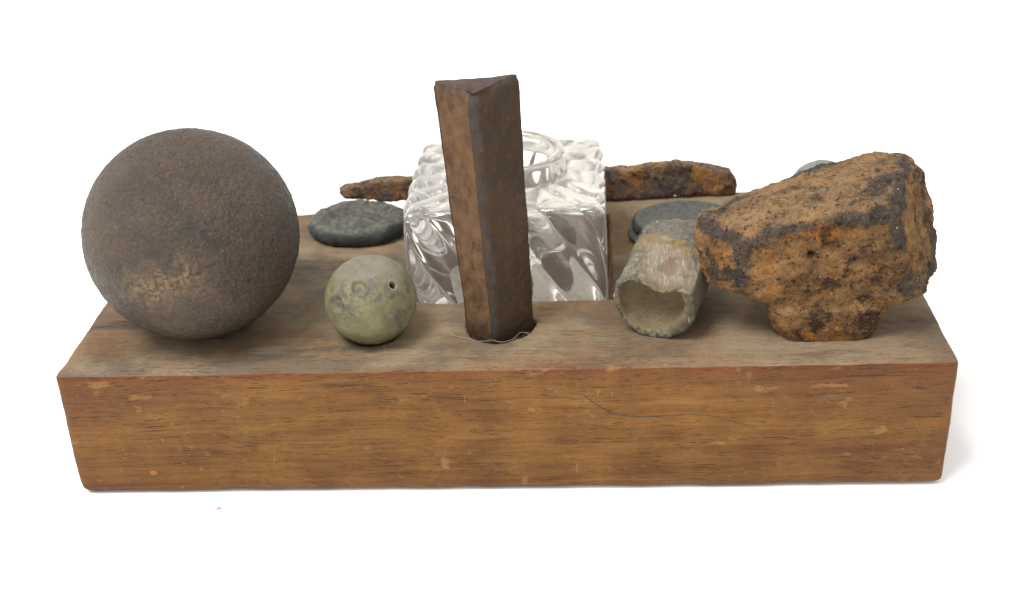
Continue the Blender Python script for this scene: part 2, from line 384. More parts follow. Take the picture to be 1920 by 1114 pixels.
def mat_bullet():
    t = NT('weathered_lead')
    big = t.noise(0.15, 5, 0.65, off=1); mid = t.noise(0.6, 6, 0.7, off=2); fine = t.noise(2.4, 4, 0.7, off=3)
    streak = t.noise(1.0, 4, 0.6, (1.6, 0.10, 1.0), off=4)
    col = t.ramp(big, [(0.30, (0.112, 0.090, 0.053)), (0.5, (0.167, 0.138, 0.085)), (0.70, (0.216, 0.184, 0.125))])
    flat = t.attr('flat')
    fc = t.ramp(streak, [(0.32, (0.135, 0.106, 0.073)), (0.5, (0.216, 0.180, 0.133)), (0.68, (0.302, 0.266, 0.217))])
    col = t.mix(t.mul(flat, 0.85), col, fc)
    col = t.mix(t.mul(t.step(mid, 0.53, 0.66), 0.45), col, (0.226, 0.156, 0.058))
    gm = t.step(t.add(t.attr('skin'), t.mul(t.add(mid, -0.5), 2.2)), 0.35, 0.65)
    col = t.mix(t.mul(gm, 0.80), col, t.ramp(fine, [(0.35, (0.045, 0.044, 0.040)), (0.65, (0.181, 0.166, 0.140))]))
    og = t.mul(t.attr('earth'), t.step(mid, 0.40, 0.56))
    col = t.mix(t.mul(og, 0.8), col, (0.198, 0.124, 0.037))
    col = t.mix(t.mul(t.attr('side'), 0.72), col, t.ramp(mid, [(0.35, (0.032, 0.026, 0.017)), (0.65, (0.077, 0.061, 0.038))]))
    gri = t.step(t.noise(0.28, 6, 0.72, off=31), 0.50, 0.62)
    col = t.mix(t.mul(gri, 0.55), col, (0.065, 0.058, 0.043))
    col = t.mix(t.mul(t.attr('spot'), 0.75), col, (0.163, 0.106, 0.082))
    rim = t.attr('rim')
    rn = t.noise(0.7, 5, 0.7, off=9)
    col = t.mix(t.mul(rim, t.step(rn, 0.52, 0.42)), col, (0.049, 0.049, 0.041))
    wh = t.mul(t.add(rim, t.mul(t.attr('skin'), 0.35)), t.step(t.noise(0.8, 5, 0.75, off=10), 0.60, 0.70))
    col = t.mix(t.math('MINIMUM', wh, 0.95), col, (0.416, 0.432, 0.414))
    col = t.mix(t.mul(t.attr('inside'), 0.7), col, t.ramp(fine, [(0.30, (0.081, 0.061, 0.035)), (0.55, (0.181, 0.134, 0.073)), (0.75, (0.253, 0.194, 0.111))]))
    h = t.add(t.mul(mid, 0.7), t.add(t.mul(fine, 0.3), t.mul(t.mul(streak, flat), 0.7)))
    return t.done(col, 0.65, t.bump(h, 0.55, 0.9), 0.18)

def mat_disc(name, off, base, dust):
    t = NT(name)
    big = t.noise(0.18, 5, 0.65, off=1+off); mid = t.noise(0.65, 6, 0.7, off=2+off)
    col = t.ramp(big, [(0.3, tuple(c*0.55 for c in base)), (0.5, base), (0.7, tuple(c*1.5 for c in base))])
    up = t.step(t.normal()[2], 0.35, 0.9)
    col = t.mix(t.mul(up, t.step(mid, 0.42, 0.60, 0.10, 0.75)), col, dust)
    col = t.mix(t.mul(t.step(t.noise(0.9, 3, 0.6, off=5+off), 0.64, 0.70), 0.7), col, (0.035, 0.040, 0.042))
    return t.done(col, t.step(mid, 0.35, 0.65, 0.42, 0.65), t.bump(mid, 0.4, 0.9), 0.26)

def mat_glass():
    t = NT('pressed_glass')
    t.b.inputs['Base Color'].default_value = (0.97, 0.952, 0.915, 1)
    t.b.inputs['Transmission Weight'].default_value = 0.92
    t.b.inputs['IOR'].default_value = 1.5; t.b.inputs['Roughness'].default_value = 0.05
    return t.m
def mat_plain(name, c, rough=0.8):
    t = NT(name)
    return t.done(t.ramp(t.noise(1.5, 3, 0.6), [(0.3, tuple(k*0.75 for k in c)), (0.7, tuple(min(1, k*1.25) for k in c))]), rough, None, 0.3)

# ------------------------------------------------------------------ sheet of paper
g = 1500.0
n = 24
xs = np.linspace(-g, g, n)
V = [(x, y+300, 0.0) for y in xs for x in xs]
table = mesh_obj('ground', V, grid_faces(n, n, closed=False), mat_paper())
tag(table, 'white paper sheet the wooden inkstand block stands on', 'paper', kind='structure')

# ------------------------------------------------------------------ wooden block
H, HW = 31.45, 96.0
DL, DR = 82.0, 93.5                 # the back is a little out of square
WELL = (-23.9, 25.3, 30.5, 79.4)    # recess of the inkwell x0 x1 y0 y1
WELL_Z = 12.0
BALL_C, BALL_R = np.array([-67.65, 23.0, 53.75]), 23.40
SHOT_C, SHOT_R = np.array([-28.15, 16.4, 39.95]), 10.1
SHARD_HOLE = (-0.1, 19.2, 7.6)
def block_shell():
    V = [(-HW, -0.2, 0), (HW, -0.2, 0), (HW, DR, 0), (-HW, DL, 0), (-HW, -0.2, H), (HW, -0.2, H), (HW, DR, H), (-HW, DL, H)]
    bm = bmesh.new(); vv = [bm.verts.new(v) for v in V]
    for f in ((3, 2, 1, 0), (4, 5, 6, 7), (0, 1, 5, 4), (1, 2, 6, 5), (2, 3, 7, 6), (3, 0, 4, 7)): bm.faces.new([vv[i] for i in f])
    def up(e): return abs(e.verts[0].co.z - e.verts[1].co.z) > 1
    bmesh.ops.bevel(bm, geom=[e for e in bm.edges if up(e)], offset=1.3, segments=4, profile=0.5, affect='EDGES')
    bmesh.ops.bevel(bm, geom=[e for e in bm.edges if all(v.co.z < 0.01 for v in e.verts)], offset=2.4, segments=4, profile=0.5, affect='EDGES')
    bmesh.ops.triangulate(bm, faces=bm.faces)
    bm.verts.index_update()
    r = (np.array([v.co[:] for v in bm.verts]), [[v.index for v in f.verts] for f in bm.faces]); bm.free(); return r
def prism(outline, z0, z1):
    n = len(outline); V = [(x, y, z0) for x, y in outline] + [(x, y, z1) for x, y in outline]
    F = [[i, (i+1) % n, n+(i+1) % n, n+i] for i in range(n)] + [list(range(n))[::-1], list(range(n, 2*n))]
    return np.array(V, float), F
hx, hy, hr = SHARD_HOLE
hole_out = []
for k in range(28):
    a = 2*math.pi*k/28; rr = hr*(1+0.04*math.sin(3*a+1)+0.03*math.sin(7*a))
    hole_out.append((hx+rr*math.cos(a), hy+rr*math.sin(a)))
stem_out = [(63, 12), (67, 11), (74, 11), (78, 12), (79, 14), (78, 17), (73, 19), (65, 18.5), (63, 16)]
Vb, Fb = voxel([block_shell()], 0.62, 3, [
    box(WELL[0], WELL[1], WELL[2], WELL[3], WELL_Z, H+5),
    prism(hole_out, H-11, H+4), prism(stem_out, H-7, H+4),
    box(6.5, 9.0, 18.6, 19.6, H-3, H+4)])
nb = normals_of(Vb, Fb)
X, Y, Z = Vb.T
# worn, slightly wavy faces and nibbled arrises
disp = 0.35*fbm(Vb*np.array([0.4, 1, 1]), 0.045, 3, 3) + 0.10*fbm(Vb*np.array([0.1, 1.3, 1.3]), 0.45, 3, 5)
outer_edge = np.minimum(np.hypot(np.minimum(Y, 99), np.minimum(H-Z, 99)), np.minimum(np.hypot(HW-np.abs(X), H-Z), np.minimum(np.hypot(HW-np.abs(X), Y), np.hypot(Y, Z))))
em = np.exp(-(outer_edge/2.2)**2)
disp = disp - em*(0.10+0.5*np.clip(fbm(Vb, 0.09, 2, 9)+0.2, 0, 1))
Vb = Vb + nb*disp[:, None]
Vb[:, 2] = np.where((Z < 1.0), np.maximum(Vb[:, 2], 0.02), Vb[:, 2])
# shallow seats under the two balls
for c, R in ((BALL_C, BALL_R), (SHOT_C, SHOT_R)):
    d = np.hypot(Vb[:, 0]-c[0], Vb[:, 1]-c[1]); R2 = R+0.15
    seat = c[2]-np.sqrt(np.maximum(R2*R2-d*d, 0))
    sel = (d < R2*0.8) & (Vb[:, 2] > H-4) & (Vb[:, 2] > seat-0.1)
    Vb[sel, 2] = seat[sel]-0.1
sock = np.zeros(len(Vb))
ds_ = np.hypot(Vb[:, 0]-hx, Vb[:, 1]-hy); sock = sstep(hr+0.5, hr-0.2, ds_)*(Vb[:, 2] > H-13)
rub = np.zeros(len(Vb)); smear = np.zeros(len(Vb)); rn_ = fbm(Vb, 0.35, 4, 77)
def patch(x, y, w, h):
    p = on_y(x, y, 0); return np.clip(1.2*np.exp(-((Vb[:, 0]-p[0])/w)**2-((Vb[:, 2]-p[2])/h)**2)+0.9*rn_*np.exp(-((Vb[:, 0]-p[0])/(1.6*w))**2-((Vb[:, 2]-p[2])/(1.6*h))**2), 0, 1)*(Vb[:, 1] < 2)
for a in ((1432, 728, 2.6, 1.0), (1550, 722, 4.0, 0.6), (1006, 767, 1.8, 0.6), (1655, 805, 1.2, 1.0), (185, 722, 2.5, 0.8), (835, 868, 0.9, 1.4), (1345, 830, 2.2, 0.6), (262, 745, 3.0, 0.8), (1080, 880, 0.4, 1.6), (985, 905, 0.9, 1.6)): rub = np.maximum(rub, patch(*a))
for a in ((430, 838, 1.2, 1.1), (228, 733, 1.3, 0.5), (545, 890, 1.4, 0.8), (505, 778, 0.9, 0.5), (640, 712, 4.0, 0.8), (1560, 745, 3.0, 0.8)): smear = np.maximum(smear, patch(*a))
arris = np.exp(-((np.hypot(Y-0.5, H-Z-0.5))/1.1)**2)
block = mesh_obj('wooden_block', Vb, Fb, mat_wood(), origin=(0, 40, 0), attrs={'arris': arris, 'socket': sock, 'rub': rub, 'smear': smear})
tag(block, 'long brown stained wooden block with dusty top that carries all the relics', 'wooden block')
# filler plug and the dents around it on the front
V, F = ico(3); V = V*np.array([1.1, 0.45, 0.85]); V += 0.35*fbm(V, 1.2, 3, 2)[:, None]*V
pc = on_y(289, 886, 0)
plug = mesh_obj('plug', V + (pc-np.array([0, 40, 0])), F, mat_plain('wood_filler', (0.24, 0.095, 0.018)), parent=block)
plug['label'] = 'small ochre filler plug low on the front'
# pale reflector added in the inkwell's recess to lighten the glass
x0, x1, y0, y1 = WELL[0]+0.25, WELL[1]-0.25, WELL[2]+0.25, WELL[3]-0.25
V = [(x, y-40, z) for z in (WELL_Z+0.25, WELL_Z+9.0) for (x, y) in ((x0, y0), (x1, y0), (x1, y1), (x0, y1))]
V[0:4] = [(x, y, WELL_Z+0.3) for x, y, _ in V[0:4]]
refl = mesh_obj('recess_reflector', V, [(0, 1, 2, 3), (2, 6, 7, 3)], mat_plain('reflector_white', (0.82, 0.78, 0.71)), parent=block, smooth=False)
# dark sheet painted as the shade inside the bar's socket
rim = [(hx+(hr-0.4)*math.cos(2*math.pi*k/40), hy+(hr-0.4)*math.sin(2*math.pi*k/40)) for k in range(40)]
V = [(hx, hy, H-1.2)] + [(x, y, H-1.0+0.4*math.sin(k*1.7)) for k, (x, y) in enumerate(rim)]
mesh_obj('socket_shade', np.array(V)-np.array([0, 40, 0]), [(0, 1+k, 1+(k+1) % 40) for k in range(40)], mat_hole(), parent=block)

# ------------------------------------------------------------------ cannon ball
V, F = ico(7)
Pm = V*BALL_R
d = 0.16*fbm(Pm, 0.09, 3, 11) + 0.10*fbm(Pm, 0.5, 2, 12) + 0.22*(0.25+np.clip(0.5+2.2*fbm(Pm, 0.06, 2, 14), 0, 1))*vnoise(Pm*1.15, 13)
s0 = on_sphere(262, 548, BALL_C, BALL_R)-BALL_C; s1 = on_sphere(352, 518, BALL_C, BALL_R)-BALL_C
def seg_dist(P, a, b):
    ab = b-a; t = np.clip(((P-a)@ab)/(ab@ab), 0, 1); return np.linalg.norm(P-(a+t[:, None]*ab), axis=1), t
ds, ts = seg_dist(Pm, s0, s1)
d += 0.45*np.exp(-(ds/0.7)**2)                                   # casting lip
lo = on_sphere(300, 525, BALL_C, BALL_R)-BALL_C
q = np.linalg.norm(Pm-lo, axis=1); d -= 0.55*np.exp(-(q/3.2)**2)
for px, py, w, a in ((243, 528, 2.2, 0.4), (330, 535, 1.6, 0.35), (228, 270, 1.4, 0.15), (395, 375, 3, 0.12)):
    q = np.linalg.norm(Pm-(on_sphere(px, py, BALL_C, BALL_R)-BALL_C), axis=1); d -= a*np.exp(-(q/w)**2)
scar = np.exp(-(ds/4.5)**2)*(0.7+fbm(Pm, 0.3, 3, 15))
red = np.zeros(len(V))
for px, py in ((293, 572), (258, 497), (332, 548)):
    q = np.linalg.norm(Pm-(on_sphere(px, py, BALL_C, BALL_R)-BALL_C), axis=1); red += np.exp(-(q/1.5)**2)*np.clip(0.5+1.6*fbm(Pm, 0.5, 3, 19), 0, 1)
dark = np.zeros(len(V))
for a, b, w in (((215, 500), (300, 480), 2.2), ((260, 440), (330, 505), 2.0), ((330, 400), (420, 470), 3.0)):
    dd, _ = seg_dist(Pm, on_sphere(*a, BALL_C, BALL_R)-BALL_C, on_sphere(*b, BALL_C, BALL_R)-BALL_C)
    dark += np.exp(-(dd/w)**2)*np.clip(0.6+1.5*fbm(Pm, 0.35, 3, 23), 0, 1)
base = BALL_C-np.array([0, 0, BALL_R])
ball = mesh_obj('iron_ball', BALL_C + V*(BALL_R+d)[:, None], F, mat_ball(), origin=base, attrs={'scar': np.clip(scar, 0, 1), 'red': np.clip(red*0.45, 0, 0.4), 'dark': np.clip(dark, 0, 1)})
tag(ball, 'large pitted dark brown iron ball resting on the wooden block', 'iron ball')

# ------------------------------------------------------------------ lead shot
def lead_ball(c, R, off, holes, dents, flat, label, squash=1.0, mat=None):
    V, F = ico(7); Pm = V*R
    d = 0.30*fbm(Pm, 0.13, 3, 31+off) + 0.09*fbm(Pm, 0.6, 4, 33+off)
    wb = 1+0.5*fbm(Pm, 0.35, 3, 37+off)
    ring = np.zeros(len(V)); hole = np.zeros(len(V)); lip = np.zeros(len(V))
    for p, w in dents:
        p = p/np.linalg.norm(p)*R; q = np.linalg.norm(Pm-p, axis=1)*wb
        d -= 0.55*sstep(w*1.2, w*0.6, q); d += 0.16*np.exp(-((q-w*1.25)/(0.25*w))**2); ring = np.maximum(ring, np.exp(-((q-w)/(0.22*w))**2))
    for p, w in holes:
        p = p/np.linalg.norm(p)*R; q = np.linalg.norm(Pm-p, axis=1)
        d -= 3.0*sstep(w*1.05, w*0.75, q); hole = np.maximum(hole, sstep(w*1.02, w*0.86, q)); lip = np.maximum(lip, 0.6*np.exp(-((q-w*1.25)/(0.16*w))**2)*np.clip(0.5+(V[:, 0]-V[:, 2])*1.2, 0, 1))
    for p, w in flat:
        p = p/np.linalg.norm(p); h = V@p; d = np.where(h*(R+d) > R-w, (R-w+0.25*(h*(R+d)-(R-w)))/np.maximum(h, 0.3)-R, d)
    Vw = V*(R+d)[:, None]; Vw[:, 2] *= squash
    base = np.array(c)-np.array([0, 0, R])
    o = mesh_obj('lead_ball', np.array(c)+Vw, F, mat or mat_lead_ball(off*3.1), origin=base, attrs={'ring': ring, 'hole': hole, 'lip': lip})
    return tag(o, label, 'lead ball')
sp = lambda x, y: on_sphere(x, y, SHOT_C, SHOT_R)-SHOT_C
lead_ball(SHOT_C, SHOT_R, 0, [(sp(737, 534), 0.82)], [(sp(672, 538), 1.55), (sp(633, 572), 1.5)], [(sp(690, 495), 0.7), (sp(648, 500), 0.5)],
          'small greenish grey lead ball with a drilled hole, beside the upright iron bar', 0.985)
RB = np.array([79.0, 70.5, H+7.5])
lead_ball(RB, 8.8, 5, [], [], [(np.array([0.1, -0.2, 1.0]), 0.8)], 'pale grey lead ball mostly hidden behind the big rusty iron fragment', mat=mat_disc('pale_lead', 9.0, (0.125, 0.135, 0.130), (0.20, 0.20, 0.175)))

# ------------------------------------------------------------------ upright iron bar (three-sided)
Lb, Fb_, Rb = np.array([-7.6, 16.9]), np.array([-0.5, 11.9]), np.array([7.6, 18.7])
Lt, Ft, Rt = np.array([-10.7, 16.4]), np.array([-2.3, 11.6]), np.array([6.9, 18.4])
def bar_outline(L, Fp, Rp, nseg=30):
    back = (L+Rp)/2 + np.array([0.0, 0.15])
    corners = [L, Fp, Rp, back]; cut = [0.5, 1.25, 0.5, 1.5]; out = []; tags = []
    for k in range(4):
        p0, p, p2 = corners[k-1], corners[k], corners[(k+1) % 4]
        a = p+(p0-p)/np.linalg.norm(p0-p)*cut[k]; b = p+(p2-p)/np.linalg.norm(p2-p)*cut[k]
        for t in np.linspace(0, 1, 7): out.append((1-t)**2*a+2*t*(1-t)*p+t*t*b); tags.append(('c', k))
        p3 = corners[(k+1) % 4]; e = p3+(p-p3)/np.linalg.norm(p-p3)*cut[(k+1) % 4]
        for t in np.linspace(0, 1, nseg)[1:-1]: out.append(b+(e-b)*t); tags.append(('s', k))
    return np.array(out), tags
nz = 190
zs = np.linspace(H-5.0, 89.0, nz)
V = []; la = []; ra = []; ca = []; fa = []
for j, z in enumerate(zs):
    t = (z-H)/(88.6-H)
    o, tg = bar_outline(Lb+(Lt-Lb)*t, Fb_+(Ft-Fb_)*t, Rb+(Rt-Rb)*t); c = o.mean(0)
    top = sstep(87.6, 88.6, np.array([z]))[0]
    o = c+(o-c)*(1-0.05*top)
    for (x, y), (kd, kk) in zip(o, tg):
        # the top is a little hollow towards the front edge
        dz = t*(0.10*(y-15.5)+0.03*abs(x+2.0)) if t > 0 else 0
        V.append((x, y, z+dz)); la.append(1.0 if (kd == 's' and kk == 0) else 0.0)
        ra.append(1.0 if (kd == 'c' and kk == 1) else 0.0)
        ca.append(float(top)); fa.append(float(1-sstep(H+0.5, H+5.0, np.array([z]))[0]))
nu = len(tg); F = grid_faces(nz, nu)
last = np.array(V[-nu:]); off = len(V)
nr = 12; cen = last.mean(0)
for k in range(1, nr):
    s = 1-k/nr
    for p in last:
        V.append(cen+(p-cen)*s+np.array([0, 0, 0.15])); la.append(0); ra.append(0); ca.append(1); fa.append(0)
F += grid_faces(nr, nu, off=off-nu)
V.append(cen+np.array([0, 0, 0.1])); la.append(0); ra.append(0); ca.append(1); fa.append(0)
li = len(V)-1; F += [(li-nu+i, li-nu+(i+1) % nu, li) for i in range(nu)]
V = np.array(V); nn = normals_of(V, F)
d = 0.28*fbm(V, 0.09, 2, 41) + 0.15*fbm(V, 0.5, 3, 42)
nick = np.exp(-((np.linalg.norm(V-on_y(918, 168, 13.5), axis=1))/2.4)**2); d -= 1.1*nick
nick = np.exp(-((np.linalg.norm(V-np.array([Ft[0], Ft[1], 88.6]), axis=1))/2.2)**2); d -= 1.5*nick
V = V+nn*d[:, None]
ridge = np.array(ra); ridge = np.clip(ridge*(0.75+1.0*fbm(V, 0.25, 3, 44)), 0, 1)
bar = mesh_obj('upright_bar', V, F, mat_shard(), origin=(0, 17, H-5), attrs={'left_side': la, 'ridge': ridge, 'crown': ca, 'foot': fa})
tag(bar, 'upright rusty brown three-sided iron bar set in a hole in the block', 'iron bar')

# ------------------------------------------------------------------ glass inkwell
IX, IY, IZ = 0.7, 54.9, WELL_Z+0.5
ink = bpy.data.objects.new('glass_inkwell', None); COL.objects.link(ink); ink.location = (IX*MM, IY*MM, IZ*MM)
ink.empty_display_size = 0.01
tag(ink, 'square clear pressed-glass inkwell with swirled ribs, sunk in the wooden block', 'inkwell')
glass = mat_glass()
NU = 640
TOPZ = 53.6-IZ; RING = 14.6; NECKZ = 59.6-IZ
# profile (half width, height, tilt of the outward direction, rib amount, roundness)
prof = []
for t in np.linspace(0, 1, 10): prof.append((2+19.4*t, 0.0, -1.57, 0.0, 0.0))
for t in np.linspace(0, 1, 8)[1:]: prof.append((21.4+2.0*math.sin(t*1.57), 2.0-2.0*math.cos(t*1.57), -1.57+1.57*t, 0.0+t*0.2, 0.0))
for t in np.linspace(0, 1, 80)[1:]: prof.append((23.4-0.3*t, 2.0+(TOPZ-4.0)*t, 0.0, min(1, 0.2+3*t), 0.0))
for t in np.linspace(0, 1, 26)[1:]: prof.append((23.1-2.0*(1-math.cos(t*1.57)), TOPZ-2.0+2.0*math.sin(t*1.57), 1.57*t, 1.0, 0.12*t))
for t in np.linspace(0, 1, 34)[1:]: prof.append((21.1+(RING-21.1)*t, TOPZ+0.5*t*t, 1.57, 1.0-sstep(0.35, 1.0, np.array([t]))[0], 0.12+0.88*t))
prof = np.array(prof)
arc = np.concatenate([[0], np.cumsum(np.hypot(np.diff(prof[:, 0]), np.diff(prof[:, 1])))])
V = []
th = np.arange(NU)/NU*2*math.pi
c, s = np.cos(th), np.sin(th)
sq = 1/np.power(np.abs(c)**18+np.abs(s)**18, 1/18)
# arc-length like parameter along the square
side = np.where(np.abs(c) > np.abs(s), np.tan(np.arctan2(s*np.sign(c), np.abs(c))), 0)
upar = (np.arctan2(s, c)/(math.pi/2)) % 4
quad = np.floor(upar+0.5); loc = upar-quad; loc = np.tan(loc*math.pi/2)/2
upar = quad+loc                      # 0..4 round the perimeter, linear along each side
for k, (a, z, tl, rb, rd) in enumerate(prof):
    rr = a*(sq*(1-rd)+rd)
    side_v = (TOPZ-z)*0.62/46.0 if tl < 0.8 and z > 1.5 else 0.0
    ph = 5.0*(upar-side_v) - (0.010*(arc[k]-arc[135])*5 if k > 135 else 0)
    lobe = np.sqrt(np.sin(math.pi*ph)**2+0.012)
    off = rb*(1.6-1.2*tl/1.57)*(lobe-0.75)
    x = (rr+off*math.cos(tl))*c; y = (rr+off*math.cos(tl))*s; zz = z+off*max(math.sin(tl), 0)
    V.append(np.stack([x, y, np.broadcast_to(zz, x.shape)], -1))
V = np.concatenate(V); nv = len(prof)
F = grid_faces(nv, NU); V = np.concatenate([V, [[0, 0, 0]]]); li = len(V)-1
F += [((i+1) % NU, i, li) for i in range(NU)]
mesh_obj('body', V, F, glass, parent=ink)
ring = V[(nv-1)*NU:nv*NU]
# neck: outside wall, rolled rim, inside wall
rz = ring[0, 2]
npf = [(RING, rz)]
for t in np.linspace(0, 1, 8)[1:]: npf.append((RING-0.7*math.sin(t*1.57), rz+0.8*t))
for t in np.linspace(0, 1, 12)[1:]: npf.append((RING-0.7, rz+0.8+(NECKZ-1.3-rz-0.8)*t))
for t in np.linspace(0, 1, 16)[1:]: npf.append((RING-2.0+1.3*math.cos(t*math.pi), NECKZ-1.3+1.3*math.sin(t*math.pi)))
for t in np.linspace(0, 1, 12)[1:]: npf.append((RING-3.3, NECKZ-1.3-(NECKZ-1.3-rz+2.0)*t))
wob = 1+0.004*np.sin(3*th+1)
V = np.concatenate([np.stack([r_*c*(wob if k else 1), r_*s*(wob if k else 1), np.full(NU, z_)], -1) for k, (r_, z_) in enumerate(npf)]); V[:NU] = ring
mesh_obj('neck', V, grid_faces(len(npf), NU), glass, parent=ink)
lastr = V[-NU:]
# the hollow for the ink
wz = lastr[0, 2]; wpf = []
for t in np.linspace(0, 1, 20)[1:]: wpf.append((RING-3.3, wz-14*t))
for t in np.linspace(0, 1, 20)[1:]: wpf.append(((RING-3.3)*math.cos(t*1.5), wz-14-7*math.sin(t*1.5)))
V = np.concatenate([lastr]+[np.stack([r_*c, r_*s, np.full(NU, z_)], -1) for r_, z_ in wpf]+[np.array([[0, 0, wpf[-1][1]]])])
F = grid_faces(len(wpf)+1, NU); li = len(V)-1
F += [(li-NU+i, li-NU+(i+1) % NU, li) for i in range(NU)]
mesh_obj('ink_hollow', V, F, glass, parent=ink)

# ------------------------------------------------------------------ big shell fragment
px = lambda x, y, Y: on_y(x, y, Y)
head = [px(1332, 425, 14), px(1398, 465, 8.5), px(1480, 434, 6.5), px(1600, 405, 5.5), px(1682, 396, 6),
        px(1326, 532, 13), px(1312, 500, 15), px(1385, 543, 10), px(1452, 578, 9.5), px(1658, 574, 9.5), px(1732, 550, 12),
        px(1690, 470, 6.5), px(1700, 540, 9), px(1755, 430, 25), px(1756, 505, 20), px(1748, 380, 27),
        px(1306, 402, 22), px(1310, 470, 17), px(1420, 354, 33), px(1482, 332, 35), px(1560, 306, 37), px(1642, 285, 37), px(1696, 290, 31), px(1726, 318, 27), px(1698, 318, 18),
        (52, 32, 46), (90, 36, 47), (72, 34, 42), (88, 37, 55), (60, 36, 55)]
stem = [(x, y, z) for (x, y) in [(65.2, 10.6), (67.5, 9.8), (73, 9.6), (76.2, 10.4), (77.0, 14), (76, 18), (73, 20.5), (65, 20), (61.6, 16)] for z in (H-6.5, H+1)]
stem += [tuple(px(1480, 610, 9.4)), tuple(px(1622, 605, 9.4)), tuple(px(1458, 586, 8.8)), tuple(px(1650, 582, 8.8)), (57.0, 10.8, 41), (84.5, 10.8, 41), (82, 24, 42), (60, 24, 42)]
V, F = voxel([hull(head), hull(stem)], 0.42, 5)
nn = normals_of(V, F)
zone = sstep(H+1.0, H+4.0, V[:, 2])
d = 0.25 + 0.8*fbm(V, 0.075, 2, 51) + 0.85*fbm(V, 0.22, 5, 52, 0.62)
pits = np.clip(fbm(V, 0.42, 3, 55)-0.22, 0, 1); d -= 1.5*pits
d *= (0.55+0.45*zone)
void = np.zeros(len(V))
for (x, y, w, dep) in ((1522, 486, 0.85, 2.2), (1560, 470, 1.6, 0.8), (1497, 345, 0.7, 1.0), (1668, 330, 0.6, 0.8)):
    # nearest surface vertex along the pixel's ray
    rd = ray(x, y); rd /= np.linalg.norm(rd); w0 = V-CAM*1000; tt = w0@rd; dist = np.linalg.norm(w0-tt[:, None]*rd, axis=1)
    cand = np.where(dist < 1.0)[0]; p = V[cand[np.argmin(tt[cand])]] if len(cand) else V[0]
    q = np.linalg.norm(V-p, axis=1); d -= dep*np.exp(-(q/w)**2); void = np.maximum(void, np.exp(-(q/(w*0.9))**2)*(0.9 if dep > 1.5 else 0.45))
V2 = V+nn*d[:, None]
ridges = [[(1310, 402, 20), (1332, 428, 13.5), (1398, 465, 8.5), (1480, 434, 6.5), (1600, 405, 5.5), (1682, 396, 6), (1700, 318, 18)],
          [(1682, 396, 6), (1692, 470, 6.5), (1702, 540, 9)], [(1398, 465, 8.5), (1385, 540, 10)], [(1700, 318, 18), (1700, 290, 30)], [(1702, 540, 9), (1745, 530, 14)], [(1420, 354, 33), (1560, 306, 37)], [(1600, 380, 10), (1690, 330, 17)], [(1750, 440, 23), (1745, 520, 16)], [(1345, 515, 11.5), (1390, 520, 9.5)], [(1340, 400, 20), (1420, 370, 28)]]
ridge = np.zeros(len(V))
for rl, w in zip(ridges, (2.6, 2.6, 2.8, 2.6, 4.5, 3.4, 3.4, 3.6, 3.0, 2.6)):
    pts = [px(*q) for q in rl]
    for a, b in zip(pts[:-1], pts[1:]):
        ds, _ = seg_dist(V, a, b); ridge = np.maximum(ridge, np.exp(-(ds/w)**2))
front = sstep(-0.15, -0.55, nn[:, 1])*sstep(0.55, 0.2, nn[:, 2])
frag = mesh_obj('iron_fragment', V2, F, mat_rust('crusted_rust', 0.0, (0.265, 0.145, 0.060), (0.048, 0.028, 0.017), (0.33, 0.125, 0.020)), origin=(70, 15, H-6.5), attrs={'ridge': ridge, 'front': front, 'void': void})
tag(frag, 'large jagged rust-crusted iron fragment standing on a narrow foot', 'iron fragment')

# ------------------------------------------------------------------ crushed bullet
A0 = np.array([33.6, 11.6, H+8.5]); A1 = np.array([42.2, 39.0, H+11.2])
ax = A1-A0; LEN = np.linalg.norm(ax); ax /= LEN
sx = np.cross(ax, [0, 0, 1.0]); sx /= np.linalg.norm(sx); sz = np.cross(sx, ax)
NB = 260
tb = np.arange(NB)/NB*2*math.pi
def section(l, scale, inner=False):
    """outline of the squeezed tube at distance l from the mouth"""
    R = 8.85*(1+0.05*min(max(l, 0)/20, 1))
    x = np.cos(tb)*R*1.03; z = np.sin(tb)*R
    fl = 5.8+0.10*l                               # the flat hammered top
    z = np.where(z > fl-2.0, fl-2.0+(z-(fl-2.0))*0.45, z)
    x = x + np.where(z > 3, 0.10*(z-3)*np.sign(x), 0)
    dent = 2.5*math.exp(-(max(l, 0)/7.0)**2)
    z = z - dent*np.exp(-((x-1.8)/3.2)**2)*(np.sin(tb) > 0)
    z = z + np.where((x < -4) & (z > 0), 0.6*math.exp(-(l/6.0)**2), 0)
    if inner: x = x*scale-0.5; z = z*scale+0.55
    else: x = x*scale; z = z*scale
    return x, z
rows = []; at = {k: [] for k in ('inside', 'rim', 'flat', 'skin', 'earth', 'side')}
def row(l, x, z, inside, rimv):
    c = A0+ax*l; rows.append(c+x[:, None]*sx+z[:, None]*sz)
    n = NB; at['inside'].append(np.full(n, inside)); at['rim'].append(np.full(n, rimv))
    topm = sstep(2.2, 4.2, z)*sstep(8.4, 7.0, np.abs(x-0.5))*(1-inside)
    at['flat'].append(topm*sstep(0.5, 3.0, np.full(n, l))*sstep(19, 14, np.full(n, l)))
    at['skin'].append((sstep(15.5, 18.0, np.full(n, l)+0.25*x)*(0.5+0.5*sstep(-3, 4, z)))*(1-inside) + 0.55*sstep(-2.5, -5.5, x)*(1-inside))
    at['earth'].append(sstep(10.5, 13.5, np.full(n, l)+0.25*x)*sstep(18.5, 16, np.full(n, l)+0.25*x)*sstep(0, 3, z)*(1-inside))
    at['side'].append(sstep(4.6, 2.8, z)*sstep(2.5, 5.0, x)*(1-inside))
for k, t in enumerate(np.linspace(1, 0, 34)):     # inside, from the bottom of the hollow out to the mouth
    l = 6.0*t
    row(l+0.2, *section(l, 0.79*math.sqrt(max(1-t**2.0, 0.001)) if t > 0.02 else 0.79, True), 1.0, 0.0 if t > 0.08 else 0.5)
